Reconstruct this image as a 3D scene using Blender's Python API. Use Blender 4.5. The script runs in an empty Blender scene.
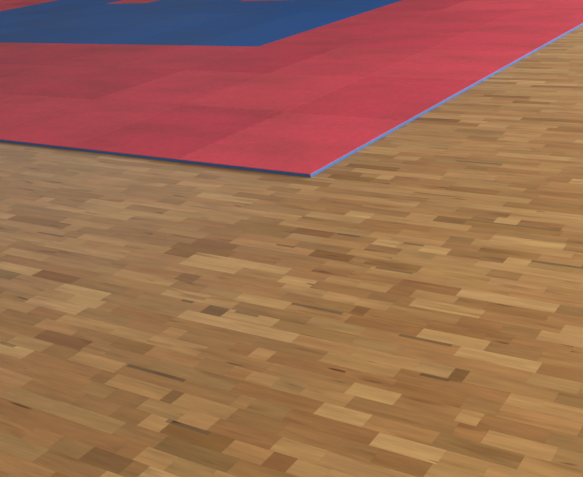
import bpy, bmesh, math, random
from mathutils import Vector, Matrix

scene = bpy.context.scene
col = scene.collection

# ------------------------------------------------------------------ camera
# metres; origin = near corner of the mat area on the wooden floor, x to the right, y away
MAT_H = 0.020
f_px = 788.45
pitch, roll, yaw = 0.408007, -0.100785, -0.544457
cp, sp, cy, sy = math.cos(pitch), math.sin(pitch), math.cos(yaw), math.sin(yaw)
fw = Vector((sy*cp, cy*cp, -sp))
rt = Vector((cy, -sy, 0.0))
up = rt.cross(fw)
cr, sr = math.cos(roll), math.sin(roll)
rt, up = cr*rt + sr*up, -sr*rt + cr*up
cam_d = bpy.data.cameras.new('camera')
cam = bpy.data.objects.new('camera', cam_d)
col.objects.link(cam)
m = Matrix((rt, up, -fw)).transposed().to_4x4()
m.translation = Vector((2.645926, -3.047805, 1.359132 + MAT_H))
cam.matrix_world = m
cam_d.sensor_fit = 'HORIZONTAL'
cam_d.sensor_width = 36.0
cam_d.lens = 36.0 * f_px / 583.0
cam_d.shift_x = -153.09 / 583.0
cam_d.shift_y = -15.47 / 583.0
cam_d.clip_end = 200
scene.camera = cam

# ------------------------------------------------------------------ light and exposure
vs = scene.view_settings
vs.view_transform = 'Standard'
vs.look = 'None'
vs.exposure = 0.10
vs.gamma = 1.0
vs.use_curve_mapping = False

world = bpy.data.worlds.new('hall_ambient')
scene.world = world
world.use_nodes = True
bg = world.node_tree.nodes['Background']
bg.inputs['Color'].default_value = (1.0, 0.985, 0.95, 1)
bg.inputs['Strength'].default_value = 0.30


def area(name, loc, target, sx, sy_, energy, colour):
    d = bpy.data.lights.new(name, 'AREA')
    d.shape = 'RECTANGLE'
    d.size, d.size_y = sx, sy_
    d.energy = energy
    d.color = colour
    o = bpy.data.objects.new(name, d)
    col.objects.link(o)
    o.location = loc
    o.rotation_euler = (Vector(target) - Vector(loc)).to_track_quat('-Z', 'Y').to_euler()
    return o


# the tall daylight windows of the hall, on its right-hand long side and its far end
area('window_daylight_right', (7.6, 5.2, 3.2), (0, 2.4, 0), 14, 3.5, 1640, (1.0, 0.995, 0.94))
area('window_daylight_far', (-14.0, 9.0, 5.0), (-1, 0, 0), 8, 3.0, 55, (0.97, 0.99, 1.0))


area('added_fill_near', (1.0, -12.0, 4.0), (-.5, 0, 0), 10, 3.0, 200, (1.0, 0.985, 0.95))  # added fill, not a known window; brightens the mats' front edges


# ------------------------------------------------------------------ materials
def srgb(r, g, b):
    return tuple((c/255/12.92 if c/255 <= .04045 else ((c/255+.055)/1.055)**2.4) for c in (r, g, b)) + (1.0,)


def new_mat(name):
    mt = bpy.data.materials.new(name)
    mt.use_nodes = True
    nt = mt.node_tree
    return mt, nt, nt.nodes['Principled BSDF']


def node(nt, kind, **kw):
    n = nt.nodes.new(kind)
    for k, v in kw.items():
        setattr(n, k, v)
    return n


def mathn(nt, op, a, b=None):
    n = node(nt, 'ShaderNodeMath', operation=op)
    for i, v in enumerate((a, b)):
        if v is None:
            continue
        if hasattr(v, 'links'):
            nt.links.new(v, n.inputs[i])
        else:
            n.inputs[i].default_value = v
    return n.outputs[0]


def noise(nt, vec, scale, detail=3, rough=.55):
    n = node(nt, 'ShaderNodeTexNoise')
    n.inputs['Scale'].default_value = scale
    n.inputs['Detail'].default_value = detail
    n.inputs['Roughness'].default_value = rough
    nt.links.new(vec, n.inputs['Vector'])
    return n.outputs['Fac']


def mixc(nt, fac, a, b, mode='MIX'):
    n = node(nt, 'ShaderNodeMix', data_type='RGBA', blend_type=mode)
    for sock, v in ((n.inputs[0], fac), (n.inputs[6], a), (n.inputs[7], b)):
        if hasattr(v, 'links'):
            nt.links.new(v, sock)
        else:
            sock.default_value = v
    return n.outputs[2]


def maprange(nt, v, a, b, c, d):
    n = node(nt, 'ShaderNodeMapRange')
    nt.links.new(v, n.inputs[0])
    for i, q in enumerate((a, b, c, d)):
        n.inputs[i+1].default_value = q
    return n.outputs[0]


def wood_material():
    mt, nt, b = new_mat('oiled_hardwood_strips')
    colr = node(nt, 'ShaderNodeAttribute', attribute_name='strip_colour')
    uv = node(nt, 'ShaderNodeUVMap', uv_map='grain')           # metres along / across the strips, shifted per strip
    mp = node(nt, 'ShaderNodeMapping')
    mp.inputs['Scale'].default_value = (1.0, 9.0, 1.0)
    nt.links.new(uv.outputs[0], mp.inputs['Vector'])
    v = mp.outputs[0]
    mp2 = node(nt, 'ShaderNodeMapping')
    mp2.inputs['Scale'].default_value = (1.0, 28.0, 1.0)
    nt.links.new(uv.outputs[0], mp2.inputs['Vector'])
    broad = noise(nt, v, 3.4, 3, .6)
    fine = noise(nt, mp2.outputs[0], 7.0, 4, .65)
    heart = noise(nt, v, 2.3, 2, .5)
    mul1 = maprange(nt, broad, .25, .75, .80, 1.20)
    mul2 = maprange(nt, fine, .25, .75, .88, 1.12)
    k = mathn(nt, 'MULTIPLY', mul1, mul2)
    comb = node(nt, 'ShaderNodeCombineColor')
    for i in range(3):
        nt.links.new(k, comb.inputs[i])
    c = mixc(nt, 1.0, colr.outputs['Color'], comb.outputs[0], 'MULTIPLY')
    # heartwood streaks and small knots
    streak = maprange(nt, heart, .60, .70, 0.0, .55)
    c = mixc(nt, streak, c, mixc(nt, 1.0, c, (0.56, 0.46, 0.38, 1), 'MULTIPLY'))
    dark = noise(nt, v, 4.6, 1, .4)
    knot = maprange(nt, dark, .73, .79, 0.0, .8)
    c = mixc(nt, knot, c, mixc(nt, 1.0, c, (0.30, 0.25, 0.2, 1), 'MULTIPLY'))
    nt.links.new(c, b.inputs['Base Color'])
    r = maprange(nt, fine, .3, .7, .34, .46)
    nt.links.new(r, b.inputs['Roughness'])
    b.inputs['Specular IOR Level'].default_value = .2
    bump = node(nt, 'ShaderNodeBump')
    bump.inputs['Strength'].default_value = .08
    bump.inputs['Distance'].default_value = .001
    nt.links.new(fine, bump.inputs['Height'])
    nt.links.new(bump.outputs[0], b.inputs['Normal'])
    return mt


def foam_material(name, base, worn, rough):
    mt, nt, b = new_mat(name)
    info = node(nt, 'ShaderNodeObjectInfo')
    geo = node(nt, 'ShaderNodeNewGeometry')
    pos = geo.outputs['Position']
    mp = node(nt, 'ShaderNodeMapping')
    mp.inputs['Scale'].default_value = (1.0, 2.6, 1.0)
    mp.inputs['Rotation'].default_value = (0, 0, .5)
    nt.links.new(pos, mp.inputs['Vector'])
    smudge = noise(nt, mp.outputs[0], 1.1, 3, .5)
    mott = noise(nt, pos, 26, 4, .7)
    fac = maprange(nt, smudge, .42, .70, 0.0, .5)
    c = mixc(nt, fac, base, worn)
    k = maprange(nt, mott, .25, .75, .90, 1.10)
    comb = node(nt, 'ShaderNodeCombineColor')
    for i in range(3):
        nt.links.new(k, comb.inputs[i])
    c = mixc(nt, 1.0, c, comb.outputs[0], 'MULTIPLY')
    c = mixc(nt, 1.0, c, info.outputs['Color'], 'MULTIPLY')
    nt.links.new(c, b.inputs['Base Color'])
    b.inputs['Roughness'].default_value = rough
    b.inputs['Specular IOR Level'].default_value = .07
    grain = noise(nt, pos, 420, 2, .6)
    bump = node(nt, 'ShaderNodeBump')
    bump.inputs['Strength'].default_value = .35
    bump.inputs['Distance'].default_value = .001
    nt.links.new(grain, bump.inputs['Height'])
    nt.links.new(bump.outputs[0], b.inputs['Normal'])
    return mt


RED = foam_material('red_foam', srgb(205, 71, 87), srgb(156, 68, 72), .6)
BLUE = foam_material('blue_foam', srgb(26, 84, 156), srgb(50, 84, 126), .6)
BLUE_EDGE = foam_material('blue_foam_core', srgb(74, 116, 172), srgb(66, 102, 156), .55)
WOOD = wood_material()

# ------------------------------------------------------------------ the wooden floor, laid in narrow strips
TH = 0.023744             # the strips run almost parallel to the near edge of the mats
W, PH = 0.0585, 0.016     # strip width and where the rows start
MEASURED = """-37:0.39,0.62,g 0.63,0.86,d 0.87,0.96,L
-36:0.26,0.49,r 0.61,0.74,gd 0.77,0.90,D 0.87,0.96,d
-35:0.22,0.39,dr 0.41,0.82,dr 0.79,0.89,dr 0.88,1.01,l 1.02,1.15,g
-34:0.22,0.45,g 0.45,0.74,g 0.91,1.18,gD
-33:0.24,0.49,r 0.50,0.66,d 0.66,0.78,d 0.76,0.87,l 1.11,1.25,lr 1.24,1.33,Dr 1.33,1.44,l
-32:-0.07,0.16,r 0.21,0.45,r 0.57,0.71,d 1.00,1.23,dr 1.20,1.39,l
-31:-0.18,0.08,L 0.10,0.43,r 0.50,0.75,l 0.74,0.80,D 1.02,1.21,d 1.19,1.40,r 1.52,1.68,dr
-30:0.25,0.48,l 0.83,0.98,d 1.04,1.18,gd 1.18,1.48,dr 1.46,1.69,L 1.69,1.82,l
-29:-0.01,0.24,Dr 0.35,0.57,d 0.56,0.93,gd 0.94,1.25,dr 1.24,1.42,L 1.44,1.64,lr 1.63,1.89,gd 1.90,2.05,l
-28:-0.32,-0.09,d -0.07,0.12,lr 0.12,0.32,d 0.72,0.85,d 0.82,0.93,r 1.04,1.15,g 1.15,1.32,l 1.32,1.67,d 1.67,1.76,r 1.78,1.96,l
-27:-0.21,-0.04,dr -0.01,0.25,l 0.24,0.43,l 0.43,0.68,l 1.28,1.45,L 1.45,1.65,r 1.65,1.72,l 1.74,1.92,dr 1.92,2.03,gd
-26:-0.63,-0.48,d 0.26,0.44,r 0.41,0.53,lr 0.51,0.76,d 0.75,0.85,dr 0.93,1.22,dr 1.24,1.40,r 1.64,1.75,d 1.78,1.99,lr
-25:-0.14,0.04,L 0.12,0.40,dr 0.82,1.10,d 1.11,1.26,l 1.23,1.38,l 1.38,1.55,dr 1.58,1.75,dr 1.75,1.99,l
-24:-0.72,-0.56,gD -0.28,0.00,L 0.94,1.18,lr 1.23,1.42,l 1.54,1.59,D 1.88,1.98,gd
-23:-0.78,-0.50,L 0.04,0.13,dr 0.47,0.57,S 1.14,1.31,g 1.77,1.93,g
-22:-0.83,-0.58,dr -0.57,-0.19,r 0.42,0.57,l 0.54,0.91,d 0.96,1.14,g 1.50,1.78,L 1.78,1.94,dr
-21:-1.12,-0.88,r -0.88,-0.59,l -0.14,0.19,l 0.18,0.35,d 0.53,0.77,L 1.04,1.33,dr 1.33,1.58,L 1.58,1.76,d
-20:-0.60,-0.24,d -0.26,-0.15,d -0.06,0.16,dr 0.14,0.26,D 0.27,0.47,r 0.48,0.70,r 1.02,1.08,Dr 1.14,1.33,r 1.32,1.55,dr 1.64,1.84,r
-19:-1.23,-1.13,d -1.11,-0.73,l 0.33,0.65,r 0.85,1.00,l 1.03,1.14,l 1.42,1.58,dr 1.60,1.71,d
-18:-0.69,-0.56,l -0.44,-0.25,l 0.07,0.38,L 0.60,0.76,L 1.02,1.14,d 1.20,1.48,L 1.53,1.77,r
-17:-0.65,-0.33,l 0.07,0.44,L 0.45,0.59,L 0.59,0.78,r 0.79,0.93,l 0.90,1.07,l 1.07,1.17,dr 1.35,1.47,d
-16:-0.73,-0.52,d -0.55,-0.10,d 0.24,0.49,dr 0.68,0.85,dr 1.08,1.33,dr 1.71,1.81,gd
-15:-0.58,-0.30,d -0.20,-0.03,d -0.04,0.21,Dr 0.90,1.09,l 1.25,1.51,l
-14:-0.02,0.14,dr 0.78,0.85,d 1.10,1.40,l
-13:0.46,0.73,d 0.71,0.94,l 1.37,1.50,d 1.50,1.73,l
-12:-1.25,-1.01,d 0.00,0.12,d 0.78,0.94,d 0.93,1.10,g 1.16,1.29,l
-11:0.35,0.56,Dr 0.78,0.90,L 1.01,1.14,L 1.14,1.29,d 1.30,1.39,d 1.40,1.49,L
-10:0.04,0.23,d 0.19,0.37,l 0.72,0.84,l
-9:-0.62,-0.45,d 1.08,1.19,gd
-8:1.25,1.57,L
-7:0.48,0.62,L 0.91,1.12,l 1.14,1.25,d 1.56,1.67,d
-6:0.38,0.78,d 0.78,0.92,l 0.92,1.07,D
-5:0.24,0.50,dr 1.08,1.19,d 1.19,1.30,L 1.30,1.41,d 1.41,1.50,dr
-4:0.97,1.23,d
-3:0.33,0.78,d 1.23,1.33,l
-1:0.51,0.83,l 1.26,1.50,d
0:0.36,0.48,d 0.56,0.80,r 1.07,1.27,d
1:0.36,0.45,L 0.46,0.60,dr 0.62,0.81,r
2:1.08,1.23,d
4:1.24,1.35,dr 1.35,1.43,L
5:0.23,0.38,dr 0.40,0.54,dr 0.56,0.76,r 0.88,1.16,dr
6:0.08,0.29,d 0.44,0.55,d 0.93,1.26,l
7:0.50,0.78,d 1.03,1.12,r
8:0.01,0.23,l
9:0.21,0.52,l
10:1.12,1.19,d
13:0.73,0.92,l
15:0.40,0.72,d 0.73,0.95,l
17:0.69,0.94,l
19:0.57,0.86,d
20:0.29,0.71,l
24:0.18,0.47,d"""
STREAKS = """-33,0.85,1.02 -31,-0.11,-0.02 -30,0.49,0.75 -25,1.45,1.55 -23,0.33,0.39 -23,0.60,0.71 -22,1.27,1.47 -21,0.76,1.00 -18,-0.92,-0.73 -15,0.92,1.10 -14,0.37,0.47 -11,0.57,0.69 -11,0.91,1.01 -11,1.49,1.74 -6,1.06,1.50 6,0.66,0.93"""

TONES = {
    'L': (188, 151, 99), 'l': (176, 137, 87), 'd': (150, 112, 68), 'D': (126, 92, 54), 'Dr': (134, 92, 54),
    'dr': (153, 110, 66), 'r': (161, 118, 72), 'lr': (171, 128, 80), 'g': (161, 127, 80), 'gd': (149, 115, 71),
    'gD': (134, 104, 62), 'S': (112, 83, 50),
}
rows = {}
for ln in MEASURED.strip().split('\n'):
    k, rest = ln.split(':')
    rows[int(k)] = [(float(a), float(b), t) for a, b, t in (q.split(',') for q in rest.split())]
streaks = {}
for q in STREAKS.split():
    k, a, b = q.split(',')
    streaks.setdefault(int(k), []).append((float(a), float(b)))

rng = random.Random(11)
COMMON = [(167, 128, 80), (163, 124, 77), (171, 132, 84), (158, 119, 73), (165, 122, 76), (160, 125, 79), (172, 131, 82),
          (155, 115, 70), (165, 129, 81), (168, 125, 78), (152, 113, 69), (178, 141, 92)]


def random_fill(a, b):
    out = []
    while b - a > .03:
        ln = rng.choice((.18, .24, .3, .34, .4, .46, .26, .5)) * rng.uniform(.9, 1.1)
        if b - a - ln < .09:
            ln = b - a
        if b - a - ln < 0:
            ln = b - a
        if ln > .6:
            ln = ln / 2
        out.append((a, a+ln, None))
        a += ln
    return out


U0, U1, V0, V1 = -15.0, 6.0, -6.0, 11.0
verts, faces, cols, uvs = [], [], [], []


def P(u, v):
    return (u*math.cos(TH) - v*math.sin(TH), u*math.sin(TH) + v*math.cos(TH), 0.0)


def quad(u0, u1, v0, v1, c, off):
    n = len(verts)
    verts.extend((P(u0, v0), P(u1, v0), P(u1, v1), P(u0, v1)))
    faces.append((n, n+1, n+2, n+3))
    cols.append(c)
    uvs.append([(u + off[0], v + off[1]) for u, v in ((u0, v0), (u1, v0), (u1, v1), (u0, v1))])


for k in range(int((V0-PH)/W), int((V1-PH)/W)):
    v0 = k*W + PH
    strips, a = [], U0 + rng.uniform(0, .3)
    for (s, e, t) in sorted(rows.get(k, [])):
        if strips and strips[-1][2] and s < strips[-1][1] + .05:
            s = strips[-1][1]
        elif s - a > .06:
            strips += random_fill(a, s)
        else:
            s = a if strips else s
        if e - s < .03:
            continue
        strips.append((s, e, t))
        a = e
    strips += random_fill(a, U1)
    for (s, e, t) in strips:
        if t:
            rgb = TONES[t]
            j = rng.uniform(-3, 3)
        else:
            rgb = rng.choice(COMMON)
            j = rng.gauss(0, 5)
            if rng.random() < .09:
                j -= 16
            if rng.random() < .07:
                j += 10
        rgb = tuple(m_ + (q - m_) * .88 for q, m_ in zip(rgb, (164, 124, 77)))
        c = srgb(*[min(255, max(0, (q + j) * w_)) for q, w_ in zip(rgb, (1.03, .995, .96))])
        off = (rng.uniform(0, 60), rng.uniform(0, 60))
        sk = [q for q in streaks.get(k, []) if min(e, q[1]) - max(s, q[0]) > .02]
        g = .0001                                     # hairline joint
        if sk:
            # a dark sap streak lies along the upper edge of the strip
            h = W * .25
            c2 = srgb(*[q * .76 for q in rgb])
            quad(s+g, e-g, v0+g, v0+W-h, c, off)
            q0, q1 = max(s+g, sk[0][0]), min(e-g, sk[0][1])
            if q0 > s+g:
                quad(s+g, q0, v0+W-h, v0+W-g, c, off)
            quad(q0, q1, v0+W-h, v0+W-g, c2, off)
            if q1 < e-g:
                quad(q1, e-g, v0+W-h, v0+W-g, c, off)
        else:
            quad(s+g, e-g, v0+g, v0+W-g, c, off)

# the dark glue line seen in the joints: one sheet a hair below the strips
nb = len(verts)
verts.extend(((lambda p: (p[0], p[1], -.0004))(P(u, v)) for u, v in ((U0, V0), (U1, V0), (U1, V1), (U0, V1))))
faces.append((nb, nb+1, nb+2, nb+3))
cols.append(srgb(84, 60, 38))
uvs.append([(0, 0)]*4)

me = bpy.data.meshes.new('floor')
me.from_pydata(verts, [], faces)
ca = me.color_attributes.new('strip_colour', 'FLOAT_COLOR', 'CORNER')
uvl = me.uv_layers.new(name='grain')
flat_c, flat_u = [], []
for c, q in zip(cols, uvs):
    for i in range(4):
        flat_c.extend(c)
        flat_u.extend(q[i])
ca.data.foreach_set('color', flat_c)
uvl.data.foreach_set('uv', flat_u)
me.materials.append(WOOD)
me.update()
floor = bpy.data.objects.new('floor', me)
col.objects.link(floor)
floor['kind'] = 'structure'
floor['label'] = 'hardwood gymnasium floor laid in narrow staggered strips of mixed brown tones'

# ------------------------------------------------------------------ interlocking foam mats, one metre square
N_T = 11                 # teeth along one side
DEPTH = .007             # teeth reach this far either side of the joint
GAP = .0004


def tooth_line():
    """points (s, d) along a one-metre side: dovetail teeth that swing to +d and -d"""
    pts = [(0.0, 0.0)]
    p = 1.0 / (N_T + 0.0)
    for i in range(N_T):
        c = (i + .5) * p
        pts += [(c - .27*p, -DEPTH), (c - .31*p, DEPTH), (c + .31*p, DEPTH), (c + .27*p, -DEPTH)]
    # the neck is narrower than the head of each tooth
    pts.append((1.0, 0.0))
    return pts[1:-1]


def outline(left, right, near, far):
    """outline of a mat in its own frame: x -0.5..0.5, y -0.5..0.5, counter-clockwise; True = toothed side.
    The joint curve is the same on both mats that share it."""
    t = tooth_line()
    pts = [(-.5, -.5)]
    if near:
        pts += [(s-.5, -.5+d) for s, d in t]
    pts.append((.5, -.5))
    if right:
        pts += [(.5+d, s-.5) for s, d in t]
    pts.append((.5, .5))
    if far:
        pts += [(s-.5, .5+d) for s, d in reversed(t)]
    pts.append((-.5, .5))
    if left:
        pts += [(-.5+d, s-.5) for s, d in reversed(t)]
    return pts


def inset(pts, k):
    n, out = len(pts), []
    for i in range(n):
        p0, p1, p2 = Vector(pts[i-1]), Vector(pts[i]), Vector(pts[(i+1) % n])
        a, b = (p1-p0).normalized(), (p2-p1).normalized()
        na, nb_ = Vector((-a.y, a.x)), Vector((-b.y, b.x))
        den = 1 + na.dot(nb_)
        mv = (na+nb_)/max(den, .35)
        out.append(p1 + mv*k)
    return out


def slab(name, pts, levels, mat):
    """closed solid from (inset, height) levels, bottom to top"""
    bm = bmesh.new()
    rings = []
    for k, z in levels:
        rings.append([bm.verts.new((p.x, p.y, z)) for p in inset(pts, k)])
    n = len(pts)
    for a, b in zip(rings, rings[1:]):
        for i in range(n):
            bm.faces.new((a[i], a[(i+1) % n], b[(i+1) % n], b[i]))
    bm.faces.new(rings[-1])
    bm.faces.new(list(reversed(rings[0])))
    bmesh.ops.recalc_face_normals(bm, faces=bm.faces)
    bmesh.ops.triangulate(bm, faces=[f for f in bm.faces if len(f.verts) > 4])
    me_ = bpy.data.meshes.new(name)
    bm.to_mesh(me_)
    bm.free()
    me_.materials.append(mat)
    return me_


SPLIT = .0178
protos = {}


def mat_meshes(X, Y, colour):
    key = (X == 0, Y == 0, colour)
    if key not in protos:
        pts = outline(True, X != 0, Y != 0, True)
        top_m, low_m = (RED, BLUE_EDGE) if colour == 'red' else (BLUE, RED)
        protos[key] = (
            slab('top_layer', pts, [(GAP, SPLIT), (GAP, MAT_H-.0010), (GAP+.0006, MAT_H-.0005), (GAP+.0022, MAT_H)], top_m),
            slab('bottom_layer', pts, [(GAP+.0006, 0.0), (GAP, .0006), (GAP, SPLIT)], low_m))
    return protos[key]


# which mats the photograph shows: per row away from the near edge, the last column counted from the right edge
FIRST_LAST = {0: (0, 4), 1: (0, 5), 2: (0, 7), 3: (0, 8), 4: (0, 10), 5: (0, 11), 6: (5, 12)}
ORD = ['first', 'second', 'third', 'fourth', 'fifth', 'sixth', 'seventh', 'eighth', 'ninth', 'tenth', 'eleventh', 'twelfth', 'thirteenth']
TONE = {(0, 0): 1.08, (1, 0): .93, (2, 0): 1.0, (3, 0): 1.03, (4, 0): .95, (0, 1): .98, (1, 1): 1.06, (2, 1): 1.0, (3, 1): .88, (4, 1): .93,  # per-mat brightness: the nap's changing reflection is put into the colour
        (5, 1): .9, (0, 2): 1.06, (1, 2): 1.02, (2, 2): .88, (3, 2): .95, (4, 2): .9, (5, 2): .86, (0, 3): 1.0, (1, 3): .95, (2, 3): .92,
        (0, 4): 1.0, (1, 4): .95, (2, 4): .93, (0, 5): 1.05, (1, 5): 1.07, (2, 5): .90}
first = {}


def colour_of(X, Y):
    if 3 <= X <= 10 and Y >= 3:
        if Y == 6 and X in (5, 8):
            return 'red'
        return 'blue'
    return 'red'


def label_of(X, Y, c):
    if (X, Y) == (0, 0):
        return 'bright red foam mat at the near corner with two blue side edges bare'
    if (X, Y) == (5, 6):
        return 'right-hand one of the two single red mats set inside the blue area'
    if (X, Y) == (8, 6):
        return 'left-hand one of the two single red mats set inside the blue area'
    if c == 'blue':
        if (X, Y) == (3, 3):
            return 'blue foam mat forming the near right corner of the blue area'
        col_ = "in the blue area's right edge column" if X == 3 else f"{ORD[X-3]} from the blue area's right edge"
        row_ = "nearest blue row" if Y == 3 else f"{ORD[Y-3]} blue row from the front"
        return f'blue foam mat {col_}, {row_}'
    if X >= 11:
        return ('red foam mat beside the blue area on its far left, ' + ('nearer one' if Y == 5 else
                ('farther one touching the blue' if X == 11 else 'outermost at the photo corner')))
    if Y == 0:
        return f'red foam mat with its blue edge along the near wood floor, {ORD[X]} from the corner'
    if X == 0:
        return f'red foam mat along the right-hand wood floor edge, {ORD[Y]} from the near corner'
    return f'red foam mat, {ORD[X]} from the right edge in the {ORD[Y]} row back'


jr = random.Random(5)
for Y in sorted(FIRST_LAST):
    a, b = FIRST_LAST[Y]
    for X in range(a, b+1):
        c = colour_of(X, Y)
        key = (X == 0, Y == 0, c)
        if key not in first:
            tm, lm = mat_meshes(X, Y, c)
            root = bpy.data.objects.new('puzzle_mat', None)
            root.empty_display_size = .2
            col.objects.link(root)
            for nm, me_ in (('top_layer', tm), ('bottom_layer', lm)):
                o = bpy.data.objects.new(nm, me_)
                o.parent = root
                col.objects.link(o)
            first[key] = root
        else:
            root = first[key].copy()
            col.objects.link(root)
            for ch in list(first[key].children):
                d = ch.copy()
                col.objects.link(d)
                d.parent = root
        root.location = (-X-.5, Y+.5, 0)
        root['label'] = label_of(X, Y, c)
        root['category'] = 'floor mat'
        root['group'] = f'interlocking {c} foam mats'
        t = TONE.get((X, Y), jr.uniform(.9, 1.06))
        for ch in root.children:
            if ch.name.startswith('top'):
                ch.color = (t, t * (1.0 if c == 'blue' else 1 + (t-1)*.5), t, 1)
            else:
                ch['label'] = 'blue underside layer' if c == 'red' else 'red underside layer'
